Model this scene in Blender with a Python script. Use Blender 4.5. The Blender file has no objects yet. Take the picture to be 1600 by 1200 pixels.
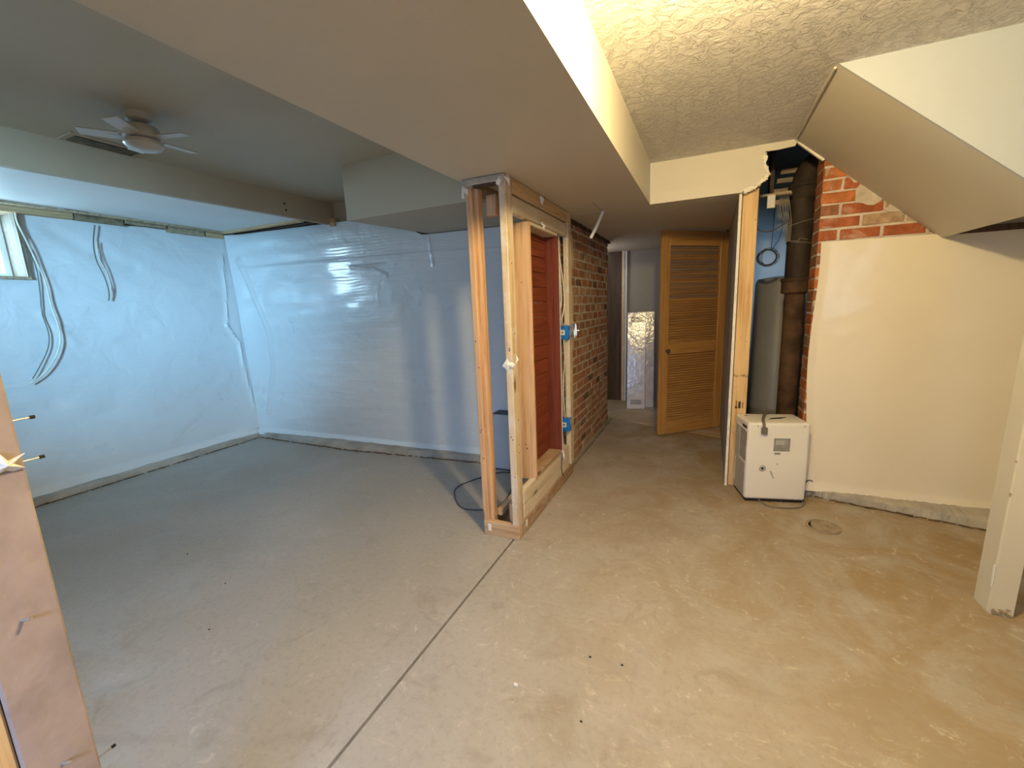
import bpy, bmesh, math, random
from mathutils import Vector, Matrix, noise
random.seed(7)
sc = bpy.context.scene
COL = sc.collection
# ------------------------------------------------------------------ camera
cam = bpy.data.objects.new('camera', bpy.data.cameras.new('camera')); COL.objects.link(cam)
cam.data.sensor_width = 36.0; cam.data.lens = 665.6/1600*36; cam.data.clip_start = 0.02
P, RO, YW, CH = 0.178814, -0.040086, -0.4325617, 1.36
d = Vector((math.sin(YW)*math.cos(P), math.cos(YW)*math.cos(P), -math.sin(P)))
r = Vector((math.cos(YW), -math.sin(YW), 0)); u = r.cross(d)
r, u = r*math.cos(RO)+u*math.sin(RO), u*math.cos(RO)-r*math.sin(RO)
M = Matrix((r, u, -d)).transposed().to_4x4(); M.translation = (0, 0, CH)
cam.matrix_world = M
sc.camera = cam
# ------------------------------------------------------------------ light
sc.view_settings.view_transform = 'Standard'; sc.view_settings.look = 'None'
sc.view_settings.gamma = 1; sc.view_settings.use_curve_mapping = False
sc.view_settings.exposure = 0.0
w = bpy.data.worlds.new('world'); sc.world = w; w.use_nodes = True
w.node_tree.nodes['Background'].inputs[0].default_value = (0.62, 0.85, 1.0, 1)
w.node_tree.nodes['Background'].inputs[1].default_value = 1.6
def area(name, loc, target, sx, sy, power, col):
    l = bpy.data.lights.new(name, 'AREA'); l.shape = 'RECTANGLE'; l.size = sx; l.size_y = sy
    l.energy = power; l.color = col
    o = bpy.data.objects.new(name, l); COL.objects.link(o); o.location = loc
    o.rotation_euler = (Vector(target)-Vector(loc)).to_track_quat('-Z', 'Y').to_euler(); return o
def point(name, loc, power, col, rad):
    l = bpy.data.lights.new(name, 'POINT'); l.energy = power; l.color = col; l.shadow_soft_size = rad
    o = bpy.data.objects.new(name, l); COL.objects.link(o); o.location = loc; return o
point('warm_bulb', (0.03, 1.12, 2.18), 118, (1.0, 0.77, 0.38), 0.05)
area('window_light_left_room', (-5.22, 1.08, 2.02), (-3.4, 1.5, 1.2), 1.1, 0.6, 84, (0.52, 0.76, 1.0))
area('window_light_front_left', (-1.9, -1.4, 1.75), (-4.7, 2.25, 1.42), 0.5, 0.4, 17, (0.33, 0.70, 1.0)).data.spread = math.radians(44)
area('window_light_front', (-0.35, -1.5, 1.55), (-1.1, 1.1, 0.0), 0.9, 0.7, 18, (0.38, 0.56, 1.0)).data.spread = math.radians(90)
area('window_light_behind', (1.5, -1.5, 1.5), (1.1, 2.4, 2.0), 1.0, 0.8, 4, (0.45, 0.68, 1.0)).data.spread = math.radians(90)
area('window_light_closet', (1.22, 4.62, 1.75), (0.2, 5.3, 1.5), 0.5, 0.4, 1.9, (0.42, 0.70, 1.0)).data.spread = math.radians(80)
point('far_room_fill', (-1.45, 5.35, 1.8), 4.5, (0.95, 0.85, 0.85), 0.08)  # added fill light that lifts the corridor end, no lamp stands there

# ------------------------------------------------------------------ materials
def NT(name, rough=0.7, spec=0.3, metal=0.0):
    m = bpy.data.materials.new(name); m.use_nodes = True; n = m.node_tree.nodes; b = n['Principled BSDF']
    b.inputs['Roughness'].default_value = rough; b.inputs['Metallic'].default_value = metal
    b.inputs['Specular IOR Level'].default_value = spec
    return m, n, m.node_tree.links, b
def coords(n, l, scale, space='Object', rand=True):
    tc = n.new('ShaderNodeTexCoord'); mp = n.new('ShaderNodeMapping'); mp.inputs['Scale'].default_value = scale
    l.new(tc.outputs[space], mp.inputs['Vector'])
    if rand:
        oi = n.new('ShaderNodeObjectInfo'); ml = n.new('ShaderNodeMath'); ml.operation = 'MULTIPLY'; ml.inputs[1].default_value = 37.0
        l.new(oi.outputs['Random'], ml.inputs[0]); cx = n.new('ShaderNodeCombineXYZ')
        for i in range(3): l.new(ml.outputs[0], cx.inputs[i])
        l.new(cx.outputs[0], mp.inputs['Location'])
    return mp.outputs[0]
def ns(n, l, v, scale, det=4, rough=.55, dist=0):
    t = n.new('ShaderNodeTexNoise'); t.inputs['Scale'].default_value = scale; t.inputs['Detail'].default_value = det
    t.inputs['Roughness'].default_value = rough; t.inputs['Distortion'].default_value = dist; l.new(v, t.inputs['Vector']); return t.outputs['Fac']
def ramp(n, l, f, stops):
    c = n.new('ShaderNodeValToRGB'); e = c.color_ramp.elements
    while len(e) < len(stops): e.new(0.5)
    for i, (p, col) in enumerate(stops):
        e[i].position = p; e[i].color = (*col, 1) if len(col) == 3 else col
    l.new(f, c.inputs[0]); return c.outputs[0]
def mixc(n, l, f, a, b, mode='MIX'):
    m = n.new('ShaderNodeMix'); m.data_type = 'RGBA'; m.blend_type = mode
    if isinstance(f, float): m.inputs[0].default_value = f
    else: l.new(f, m.inputs[0])
    for s, i in ((a, 6), (b, 7)):
        if isinstance(s, tuple): m.inputs[i].default_value = (*s, 1)
        else: l.new(s, m.inputs[i])
    return m.outputs[2]
def bump(n, l, b, h, dist, st=1.0, prev=None):
    q = n.new('ShaderNodeBump'); q.inputs['Distance'].default_value = dist; q.inputs['Strength'].default_value = st
    l.new(h, q.inputs['Height'])
    if prev: l.new(prev, q.inputs['Normal'])
    l.new(q.outputs[0], b.inputs['Normal']); return q.outputs[0]
def plain(name, col, rough=0.6, var=0.12, scale=6, bm=0.0015, spec=.3, metal=0.0, bscale=60):
    m, n, l, b = NT(name, rough, spec, metal); v = coords(n, l, (1, 1, 1))
    f = ns(n, l, v, scale)
    lo = tuple(c*(1-var) for c in col); hi = tuple(min(1, c*(1+var)) for c in col)
    l.new(ramp(n, l, f, [(.3, lo), (.7, hi)]), b.inputs['Base Color'])
    if bm: bump(n, l, b, ns(n, l, v, bscale, 3), bm, .6)
    return m
def wood(name, a, bcol, axis, knots=True, rough=.6, dirt=None):
    m, n, l, b = NT(name, rough, .25)
    s = {'x': (1.2, 26, 26), 'y': (26, 1.2, 26), 'z': (26, 26, 1.2)}[axis]
    v = coords(n, l, s); g = ns(n, l, v, 1.6, 6, .6, .6)
    c = ramp(n, l, g, [(.3, bcol), (.52, a), (.75, tuple(min(1, x*1.12) for x in a))])
    s2 = {'x': (2.2, 7, 7), 'y': (7, 2.2, 7), 'z': (7, 7, 2.2)}[axis]
    v2 = coords(n, l, s2)
    if knots:
        vo = n.new('ShaderNodeTexVoronoi'); vo.inputs['Scale'].default_value = 1.0; l.new(v2, vo.inputs['Vector'])
        k = ramp(n, l, vo.outputs['Distance'], [(.05, (1, 1, 1)), (.13, (0, 0, 0))])
        c = mixc(n, l, k, c, tuple(x*.35 for x in bcol))
    if dirt:
        v3 = coords(n, l, (1, 1, 1)); c = mixc(n, l, ramp(n, l, ns(n, l, v3, 9, 5, .7), [(.5, (0, 0, 0)), (.68, (.8, .8, .8))]), c, dirt)
    l.new(c, b.inputs['Base Color']); bump(n, l, b, g, .0015, .5); return m

# floor concrete
def wpos(n, l, scale):
    g = n.new('ShaderNodeNewGeometry'); mp = n.new('ShaderNodeMapping'); mp.inputs['Scale'].default_value = scale
    l.new(g.outputs['Position'], mp.inputs['Vector']); return mp.outputs[0]
def floor_mat(name, tint):
    m, n, l, b = NT(name, .55, .35); v = wpos(n, l, (1, 1, 1))
    big = ns(n, l, v, .9, 5, .6, .4); mid = ns(n, l, v, 3.2, 7, .65, .8); fine = ns(n, l, v, 38, 6, .7)
    c = ramp(n, l, big, [(.32, (.38, .345, .30)), (.5, (.42, .385, .34)), (.68, (.47, .43, .385))])
    c = mixc(n, l, ramp(n, l, mid, [(.46, (0, 0, 0)), (.66, (.35, .35, .35))]), c, (.48, .44, .38))
    sp = n.new('ShaderNodeSeparateXYZ'); l.new(wpos(n, l, (1, 1, 1)), sp.inputs[0])
    wr = n.new('ShaderNodeMapRange'); wr.inputs[1].default_value = -3.2; wr.inputs[2].default_value = -.9; wr.inputs[3].default_value = .12; l.new(sp.outputs[0], wr.inputs[0])
    def worn(x):
        q = n.new('ShaderNodeMath'); q.operation = 'MULTIPLY'; l.new(x, q.inputs[0]); l.new(wr.outputs[0], q.inputs[1]); return q.outputs[0]
    st = ns(n, l, wpos(n, l, (1, 1.6, 1)), 1.7, 6, .62, 1.4)
    c = mixc(n, l, worn(ramp(n, l, st, [(.56, (0, 0, 0)), (.70, (.4, .4, .4))])), c, (.24, .19, .13))
    # more brown soaked-in staining towards the right wall
    hy_ = n.new('ShaderNodeMath'); hy_.operation = 'MULTIPLY_ADD'; hy_.inputs[1].default_value = .55; l.new(sp.outputs[1], hy_.inputs[0]); l.new(sp.outputs[0], hy_.inputs[2])
    mr = n.new('ShaderNodeMapRange'); mr.inputs[1].default_value = -.3; mr.inputs[2].default_value = 2.3; l.new(hy_.outputs[0], mr.inputs[0])
    mu = n.new('ShaderNodeMath'); mu.operation = 'MULTIPLY'; l.new(mr.outputs[0], mu.inputs[0])
    l.new(ramp(n, l, ns(n, l, v, 2.1, 7, .66, 1.3), [(.36, (.25, .25, .25)), (.6, (1, 1, 1))]), mu.inputs[1])
    c = mixc(n, l, mu.outputs[0], c, (.30, .21, .105))
    sc_ = ns(n, l, wpos(n, l, (1, 1, 1)), 11, 9, .78, 1.5)
    c = mixc(n, l, worn(ramp(n, l, sc_, [(.575, (0, 0, 0)), (.68, (.75, .75, .75))])), c, (.66, .60, .52))
    sk = ns(n, l, wpos(n, l, (1.4, 4, 1)), 2.6, 9, .75, 2.2)
    c = mixc(n, l, worn(ramp(n, l, sk, [(.57, (0, 0, 0)), (.69, (.4, .4, .4))])), c, (.62, .55, .45))
    dk = ns(n, l, wpos(n, l, (1, 1, 1)), 5.5, 8, .72, 1.0)
    c = mixc(n, l, worn(ramp(n, l, dk, [(.56, (0, 0, 0)), (.70, (.45, .45, .45))])), c, (.25, .19, .13))
    c = mixc(n, l, ramp(n, l, fine, [(.3, (.35, .35, .35)), (.5, (0, 0, 0))]), c, (.26, .22, .18))
    l.new(mixc(n, l, 1.0, c, tint, 'MULTIPLY'), b.inputs['Base Color'])
    l.new(ramp(n, l, mid, [(.35, (.36, .36, .36)), (.6, (.68, .68, .68))]), b.inputs['Roughness'])
    p = bump(n, l, b, fine, .0015, .5); bump(n, l, b, mid, .006, .35, p); return m
MF = floor_mat('concrete', (1, 1, 1)); MF2 = floor_mat('pale_concrete', (1.35, 1.35, 1.4))
MCURB = plain('curb_concrete', (.42, .39, .34), .75, .25, 5, .004, bscale=25)
def paint(name, col, rough=.55, var=.04): return plain(name, col, rough, var, 1.3, .0006, .25, bscale=140)
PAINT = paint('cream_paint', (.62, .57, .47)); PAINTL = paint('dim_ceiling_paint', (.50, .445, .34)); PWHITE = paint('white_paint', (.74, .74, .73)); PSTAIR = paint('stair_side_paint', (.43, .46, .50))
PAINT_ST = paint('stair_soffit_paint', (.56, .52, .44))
m, n, l, b = NT('stomped_ceiling', .5, .35); TEX = m
v = coords(n, l, (1, 1, 1), rand=False); h = ns(n, l, v, 22, 6, .62, 1.1)
l.new(ramp(n, l, ns(n, l, v, 1.2), [(.3, (.70, .67, .63)), (.7, (.78, .75, .71))]), b.inputs['Base Color'])
hc = ramp(n, l, h, [(.42, (0, 0, 0)), (.5, (.5, .5, .5)), (.56, (1, 1, 1))])
bump(n, l, b, hc, .007, .9)
# plastic sheeting
def plastic(name, col, rough=.30, k=1.0):
    m, n, l, b = NT(name, rough, .5); v = coords(n, l, (1, 1, 1), rand=False)
    l.new(ramp(n, l, ns(n, l, v, 1.4, 4), [(.3, tuple(c*.95 for c in col)), (.7, col)]), b.inputs['Base Color'])
    h1 = ns(n, l, coords(n, l, (1.2, 1.2, 30), rand=False), 1.6, 4, .5, .5)
    h2 = ns(n, l, coords(n, l, (2, 2, 2), rand=False), 2.2, 3, .5, .8)
    p = bump(n, l, b, h1, .004*k, .5); bump(n, l, b, h2, .03*k, .4, p)
    l.new(ramp(n, l, ns(n, l, v, 2.5, 3), [(.35, (rough*.9,)*3), (.7, (rough*1.3,)*3)]), b.inputs['Roughness'])
    b.inputs['Coat Weight'].default_value = min(1, .9*k); b.inputs['Coat Roughness'].default_value = .10; b.inputs['Coat IOR'].default_value = 1.5; return m
PLAS = plastic('poly_sheeting', (.70, .74, .78))
PLAS_R = plastic('cream_sheeting', (.84, .76, .62), .55, .35)
PINE_Z = wood('pine_upright', (.64, .40, .22), (.44, .23, .11), 'z')
PINE_Y = wood('pine_level', (.60, .42, .24), (.42, .27, .14), 'y')
PINE_X = wood('pine_cross', (.56, .38, .21), (.40, .24, .12), 'x')
PINE_YW = wood('washed_pine_level', (.68, .57, .42), (.50, .38, .25), 'y', dirt=(.72, .68, .60))
PINE_ZW = wood('washed_pine_upright', (.66, .52, .35), (.46, .32, .18), 'z', dirt=(.72, .66, .56))
PINE_NEW = wood('new_pine', (.68, .46, .22), (.50, .29, .11), 'z')
SOLE = wood('old_sole_pine', (.42, .27, .16), (.26, .16, .09), 'y', dirt=(.5, .42, .32))
RED = wood('red_stained_wood', (.23, .055, .028), (.13, .028, .014), 'y', False, .5)
REDZ = wood('red_stained_upright', (.17, .042, .022), (.10, .022, .012), 'z', False, .5)
DOORW = wood('golden_oak_stain', (.50, .26, .075), (.38, .18, .045), 'z', False, .42)
DOORX = wood('golden_oak_slats', (.48, .25, .07), (.34, .16, .04), 'x', False, .42)
JAMBW = wood('weathered_jamb', (.20, .17, .13), (.12, .09, .06), 'z', False, .85, dirt=(.26, .23, .18))
DARKW = wood('dark_plywood', (.10, .065, .045), (.05, .032, .022), 'z', False, .8)
OLDW = wood('old_lath_wood', (.42, .33, .22), (.22, .15, .09), 'x', False, .8)
BEAMW = plain('painted_beam', (.44, .35, .25), .6, .06, 2, .001)
NEARP = plain('smeared_stud_face', (.33, .26, .225), .8, .26, 7, .004, bscale=30)
MORTAR = plain('mortar', (.58, .50, .41), .95, .2, 12, .006, bscale=45)
def brickm(name, c):
    m, n, l, b = NT(name, .9, .15); v = coords(n, l, (1, 1, 1))
    f = ns(n, l, v, 14, 6, .7)
    cc = ramp(n, l, f, [(.3, tuple(x*.6 for x in c)), (.55, c), (.75, tuple(min(1, x*1.3+.03) for x in c))])
    cc = mixc(n, l, ramp(n, l, ns(n, l, v, 6, 6, .7, .8), [(.54, (0, 0, 0)), (.66, (.75, .75, .75))]), cc, (.50, .42, .33))
    l.new(cc, b.inputs['Base Color']); bump(n, l, b, ns(n, l, v, 50, 5, .7), .004, .8); return m
BRA = [brickm('brick_rose', (.44, .21, .12)), brickm('brick_brown', (.36, .20, .115)), brickm('brick_tan', (.48, .31, .19)), brickm('brick_dark', (.20, .11, .075))]
BRB = [brickm('brick_orange', (.50, .17, .06)), brickm('brick_red', (.40, .12, .05)), brickm('brick_smeared', (.46, .31, .19)), brickm('brick_umber', (.33, .14, .07))]
IRON = plain('cast_iron', (.045, .030, .020), .7, .4, 9, .003)
RUST = plain('rusty_iron', (.085, .045, .022), .8, .5, 9, .003)
DEHU = plain('cream_plastic', (.80, .76, .68), .38, .03, 3, .0002, .4)
DEHU2 = plain('grey_plastic', (.42, .41, .38), .45, .05, 3, .0002, .4)
DARK = plain('near_black', (.02, .018, .016), .7, .2, 5, 0)
CORD = plain('grey_cord', (.17, .15, .12), .5, .1, 5, 0)
CORDW = plain('white_cable', (.74, .70, .60), .5, .1, 9, 0)
CORDB = plain('dark_cord', (.06, .065, .08), .5, .1, 5, 0)
BLUE = plain('blue_box_plastic', (.015, .17, .50), .45, .1, 5, 0)
METAL = plain('galvanised_metal', (.62, .62, .60), .35, .15, 12, .001, .5, .85)
BRASS = plain('brass', (.75, .55, .20), .3, .1, 12, 0, .5, .9)
GYP = plain('torn_gypsum', (.80, .74, .64), .95, .1, 20, .004)
PAPER = plain('torn_paper', (.82, .78, .72), .9, .08, 20, .002)
TAN = plain('tan_paper', (.52, .36, .22), .9, .15, 20, .002)
LABELG = plain('grey_label', (.26, .25, .23), .4, .25, 30, 0)
WHITE = plain('white_plastic', (.80, .80, .78), .35, .03, 4, 0)
FANW = plain('fan_white', (.56, .54, .51), .3, .03, 4, 0, .5)
DUST = plain('vent_grime', (.16, .13, .09), .9, .4, 20, .002)
WRAP = plain('shrink_wrap', (.66, .63, .64), .16, .12, 9, .006, .6, bscale=14)
MAPLE = plain('olive_thing', (.30, .33, .16), .6, .1, 9, 0)
TANKM = plain('tank_enamel', (.30, .29, .27), .4, .05, 4, 0)
CLOSW = plain('closet_wall_paint', (.50, .52, .54), .7, .06, 2, .001)
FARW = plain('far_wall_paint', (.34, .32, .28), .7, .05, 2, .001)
INK = plain('black_ink', (.05, .03, .02), .8, .1, 9, 0)
DRN = plain('worn_iron_cover', (.30, .235, .16), .6, .25, 20, .004)
INSUL = plain('old_insulation', (.25, .19, .12), .95, .5, 14, .01, bscale=22)
m, n, l, b = NT('window_glass', .02, .5); 
tr = n.new('ShaderNodeBsdfTransparent'); tr.inputs[0].default_value = (.92, .98, .98, 1); mx = n.new('ShaderNodeMixShader'); mx.inputs[0].default_value = .92
l.new(b.outputs[0], mx.inputs[1]); l.new(tr.outputs[0], mx.inputs[2]); l.new(mx.outputs[0], n['Material Output'].inputs['Surface']); GLASS = m

# ------------------------------------------------------------------ mesh helpers
class MB:
    def __init__(s): s.b = bmesh.new(); s.smooth = False
    def box(s, x0, x1, y0, y1, z0, z1, bev=0.0, seg=1, jit=0.0, R=None):
        t = bmesh.new()
        vs = bmesh.ops.create_cube(t, size=1)['verts']
        for q in vs:
            q.co = Vector(((x0+x1)/2+q.co.x*(x1-x0), (y0+y1)/2+q.co.y*(y1-y0), (z0+z1)/2+q.co.z*(z1-z0)))
            if jit: q.co += Vector([random.uniform(-jit, jit) for _ in range(3)])
        if bev: bmesh.ops.bevel(t, geom=t.edges[:], offset=bev, segments=seg, affect='EDGES', profile=.6)
        if R is not None: bmesh.ops.transform(t, matrix=R, verts=t.verts[:])
        s.merge(t); return s
    def merge(s, t):
        me = bpy.data.meshes.new('t'); t.to_mesh(me); t.free(); s.b.from_mesh(me); bpy.data.meshes.remove(me)
    def prism(s, pts, off):
        o = Vector(off); a = [s.b.verts.new(p) for p in pts]; c = [s.b.verts.new(Vector(p)+o) for p in pts]; k = len(pts)
        s.b.faces.new(a); s.b.faces.new(c[::-1])
        for i in range(k): s.b.faces.new((a[i], c[i], c[(i+1) % k], a[(i+1) % k]))
        bmesh.ops.recalc_face_normals(s.b, faces=s.b.faces[:]); return s
    def tube(s, pts, rad, seg=8, smooth=6, cap=True):
        pts = [Vector(p) for p in pts]
        if smooth and len(pts) > 2:
            o = []
            for i in range(len(pts)-1):
                p0 = pts[max(i-1, 0)]; p1 = pts[i]; p2 = pts[i+1]; p3 = pts[min(i+2, len(pts)-1)]
                for k in range(smooth):
                    t = k/smooth
                    o.append(.5*((2*p1)+(p2-p0)*t+(2*p0-5*p1+4*p2-p3)*t*t+(3*p1-p0-3*p2+p3)*t**3))
            pts = o+[pts[-1]]
        rings = []; up = None
        for i, p in enumerate(pts):
            t = (pts[min(i+1, len(pts)-1)]-pts[max(i-1, 0)]).normalized()
            if up is None: up = t.orthogonal().normalized()
            up = (up-t*up.dot(t)).normalized(); sd = t.cross(up)
            rr = rad[min(int(i*len(rad)/len(pts)), len(rad)-1)] if isinstance(rad, (list, tuple)) else rad
            rings.append([s.b.verts.new(p+(up*math.cos(2*math.pi*k/seg)+sd*math.sin(2*math.pi*k/seg))*rr) for k in range(seg)])
        for i in range(len(rings)-1):
            for k in range(seg): s.b.faces.new((rings[i][k], rings[i][(k+1) % seg], rings[i+1][(k+1) % seg], rings[i+1][k]))
        if cap: s.b.faces.new(rings[0][::-1]); s.b.faces.new(rings[-1])
        s.smooth = True; return s
    def lathe(s, prof, c, seg=28, axis='z'):
        c = Vector(c); rings = []
        def P_(rr, h, a):
            if axis == 'z': return c+Vector((rr*math.cos(a), rr*math.sin(a), h))
            if axis == 'y': return c+Vector((rr*math.cos(a), h, rr*math.sin(a)))
            return c+Vector((h, rr*math.cos(a), rr*math.sin(a)))
        for rr, h in prof:
            rings.append([s.b.verts.new(P_(max(rr, 1e-4), h, 2*math.pi*k/seg)) for k in range(seg)])
        for i in range(len(rings)-1):
            for k in range(seg): s.b.faces.new((rings[i][k], rings[i][(k+1) % seg], rings[i+1][(k+1) % seg], rings[i+1][k]))
        s.b.faces.new(rings[0][::-1]); s.b.faces.new(rings[-1])
        bmesh.ops.recalc_face_normals(s.b, faces=s.b.faces[:]); s.smooth = True; return s
def obj(name, mb, mat, parent=None, keep=False):
    bm = mb.b; bm.verts.ensure_lookup_table()
    if keep: c = Vector((0, 0, 0))
    else:
        xs = [v.co.x for v in bm.verts]; ys = [v.co.y for v in bm.verts]; zs = [v.co.z for v in bm.verts]
        c = Vector(((min(xs)+max(xs))/2, (min(ys)+max(ys))/2, min(zs)))
    for v in bm.verts: v.co -= c
    me = bpy.data.meshes.new(name); bm.to_mesh(me); bm.free(); me.materials.append(mat)
    if mb.smooth:
        for p in me.polygons: p.use_smooth = True
        try: me.set_sharp_from_angle(angle=math.radians(35))
        except Exception: pass
    o = bpy.data.objects.new(name, me); COL.objects.link(o)
    if parent:
        o.parent = parent; o.location = c-wl(parent)
    else: o.location = c
    return o
def wl(o):
    v = Vector(o.location)
    return v+wl(o.parent) if o.parent else v
def empty(name, loc, label, cat, group=None):
    o = bpy.data.objects.new(name, None); COL.objects.link(o); o.location = loc; o.empty_display_size = .05
    return tag(o, label, cat, group)
def tag(o, label, cat, group=None):
    o['label'] = label; o['category'] = cat
    if group: o['group'] = group
    return o
def struct(name, mb, mat, label=None, cat=None, parent=None):
    o = obj(name, mb, mat, parent)
    if not parent:
        o['kind'] = 'structure'
        if label: o['label'] = label
    return o
B = lambda *a, **k: MB().box(*a, **k)

# ------------------------------------------------------------------ floor
XJ = -1.0
o = struct('floor', B(XJ+.006, 2.7, -1.7, 5.0, -.1, 0), MF, 'stained bare concrete slab under dehumidifier and post')
o2 = MB(); o2.box(-5.0, XJ-.006, -1.7, 5.0, -.1, 0); obj('slab', o2, MF, o)['label'] = 'cooler grey half of the concrete slab'
obj('joint_bed', B(XJ-.01, XJ+.01, -1.7, 5, -.1, -.03), DARK, o)
obj('slab', B(-5.0, 2.7, 5.0, 6.3, -.1, 0), MF, o)
t = MB().prism([(-1.6, 5.28, 0.0), (-.485, 4.762, 0.0), (.16, 4.55, 0), (.16, 6.0, 0), (-1.6, 6.0, 0)], (0, 0, .006))
struct('floor_corridor', t, MF2, 'paler smooth floor patch at the corridor end')
# ------------------------------------------------------------------ shell walls behind / around
struct('wall_left', B(-4.95, -4.72, 1.52, 3.6, 0, 2.42), INSUL, 'outer wall behind the blue lit plastic sheet')
wlft = bpy.data.objects['wall_left']
obj('section', B(-4.95, -4.72, -1.7, .62, 0, 2.42), INSUL, wlft); obj('section', B(-4.95, -4.72, .62, 1.52, 0, 1.72), INSUL, wlft)
obj('section', B(-4.95, -4.72, .62, 1.52, 2.22, 2.42), INSUL, wlft)
t = MB().prism([(-4.95, 3.17, 0), (-1.05, 3.50, 0), (-1.05, 3.70, 0), (-4.95, 3.6, 0)], (0, 0, 2.42))
struct('wall_back', t, INSUL, 'outer wall behind the pale back plastic sheet')
struct('wall_front', B(-5, 2.8, -1.8, -1.7, 0, 2.45), PAINT, 'painted wall at the camera end of the basement')
struct('wall_right', B(2.7, 2.8, -1.7, 3.6, 0, 2.45), PAINT, 'painted wall closing the stair end')
# ledges (footing curb)
def ledge(name, pts, zt, label):
    t = MB(); n_ = len(pts); random.seed(3)
    a = []
    for (x, y, x2, y2) in pts:
        a.append((Vector((x, y, 0)), Vector((x*.96+x2*.04, y*.96+y2*.04, zt*.85)), Vector((x*.75+x2*.25, y*.75+y2*.25, zt)), Vector((x2, y2, zt+.006)), Vector((x2, y2, 0))))
    rows = []
    for i in range(n_-1):
        for k in range(24):
            f = k/24; rows.append([p.lerp(q, f)+Vector((random.uniform(-.004, .004), random.uniform(-.006, .006), 0 if j in (0, 4) else random.uniform(-.004, .004))) for j, (p, q) in enumerate(zip(a[i], a[i+1]))])
    rows.append(list(a[-1])); R_ = [[t.b.verts.new(p) for p in rw] for rw in rows]
    for i in range(len(R_)-1):
        for j in range(5): t.b.faces.new((R_[i][j], R_[i+1][j], R_[i+1][(j+1) % 5], R_[i][(j+1) % 5]))
    t.b.faces.new(R_[0]); t.b.faces.new(R_[-1][::-1]); bmesh.ops.recalc_face_normals(t.b, faces=t.b.faces[:])
    return struct(name, t, MCURB, label)
ledge('baseboard_left', [(-4.58, -1.7, -4.72, -1.7), (-4.62, 1.3, -4.72, 1.3), (-4.64, 3.09, -4.72, 3.17)], .055, 'rough concrete footing along the left wall')
ledge('baseboard_back', [(-4.64, 3.09, -4.72, 3.18), (-3.33, 3.06, -3.33, 3.27), (-1.84, 3.17, -1.84, 3.42), (-1.22, 3.25, -1.22, 3.48)], .055, 'rough concrete footing along the back wall')
ledge('baseboard_right', [(.66, 3.345, .66, 3.40), (.755, 3.315, .755, 3.38), (1.12, 3.235, 1.12, 3.38), (1.475, 3.15, 1.475, 3.38), (2.7, 2.95, 2.7, 3.38)], .05, 'rough concrete footing under the cream sheet')

def dirt(pts, wd, nm, par):
    t = MB(); random.seed(17)
    for p, q in zip(pts, pts[1:]):
        L = math.hypot(q[0]-p[0], q[1]-p[1]); k = int(L/.035)
        for i in range(k):
            if random.random() < .12: continue
            f = (i+random.random()*.6)/k; x = p[0]+(q[0]-p[0])*f; y = p[1]+(q[1]-p[1])*f
            a = math.atan2(q[1]-p[1], q[0]-p[0])+random.uniform(-.25, .25); w_ = wd*random.uniform(.4, 1.3)
            t.box(-.026, .026, -w_/2, w_/2, 0, .0045, jit=.004, R=Matrix.Translation((x+random.uniform(-.004, .004), y+random.uniform(-.006, .006), 0)) @ Matrix.Rotation(a, 4, 'Z'))
    o = obj(nm, t, DIRT, par); o['kind'] = 'stuff'
DIRT = plain('dark_floor_dirt', (.13, .085, .045), .95, .5, 30, .004)
dirt([(-4.60, -1.0), (-4.61, 1.3), (-4.63, 3.06)], .014, 'dirt_line', bpy.data.objects['baseboard_left'])
dirt([(-4.6, 3.075), (-3.33, 3.045), (-1.84, 3.155), (-1.25, 3.235)], .014, 'dirt_line', bpy.data.objects['baseboard_back'])
dirt([(.70, 3.325), (.765, 3.30), (1.12, 3.222), (1.475, 3.136), (2.0, 3.04)], .02, 'dirt_line', bpy.data.objects['baseboard_right'])
# ------------------------------------------------------------------ ceilings
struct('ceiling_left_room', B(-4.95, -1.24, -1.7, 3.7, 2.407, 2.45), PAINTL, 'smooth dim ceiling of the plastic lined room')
struct('ceiling', B(-.40, 2.7, -1.7, 3.34, 2.30, 2.42), TEX, 'stomp textured ceiling lit yellow by a bulb')
struct('beam', B(-1.24, -.40, -1.7, 3.3, 2.03, 2.45), PAINT, 'wide painted drywall soffit crossing the basement')
struct('ceiling_corridor', B(-1.24, .172, 3.30, 6.1, 2.03, 2.10), PAINT, 'low painted corridor ceiling past the brick wall')
# access panel seam on the corridor ceiling
t = MB(); t.box(-1.03, -.735, 3.318, 3.322, 2.026, 2.031); t.box(-.737, -.733, 3.0, 3.32, 2.027, 2.031)
obj('seam', t, PAINTL, bpy.data.objects['ceiling_corridor'])
# bulkhead in left room
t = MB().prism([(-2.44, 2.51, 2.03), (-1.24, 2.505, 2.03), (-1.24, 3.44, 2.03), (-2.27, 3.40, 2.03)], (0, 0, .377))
struct('beam_duct_box', t, PAINTL, 'grey boxed duct bulkhead hanging at the back plastic wall')
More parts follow.
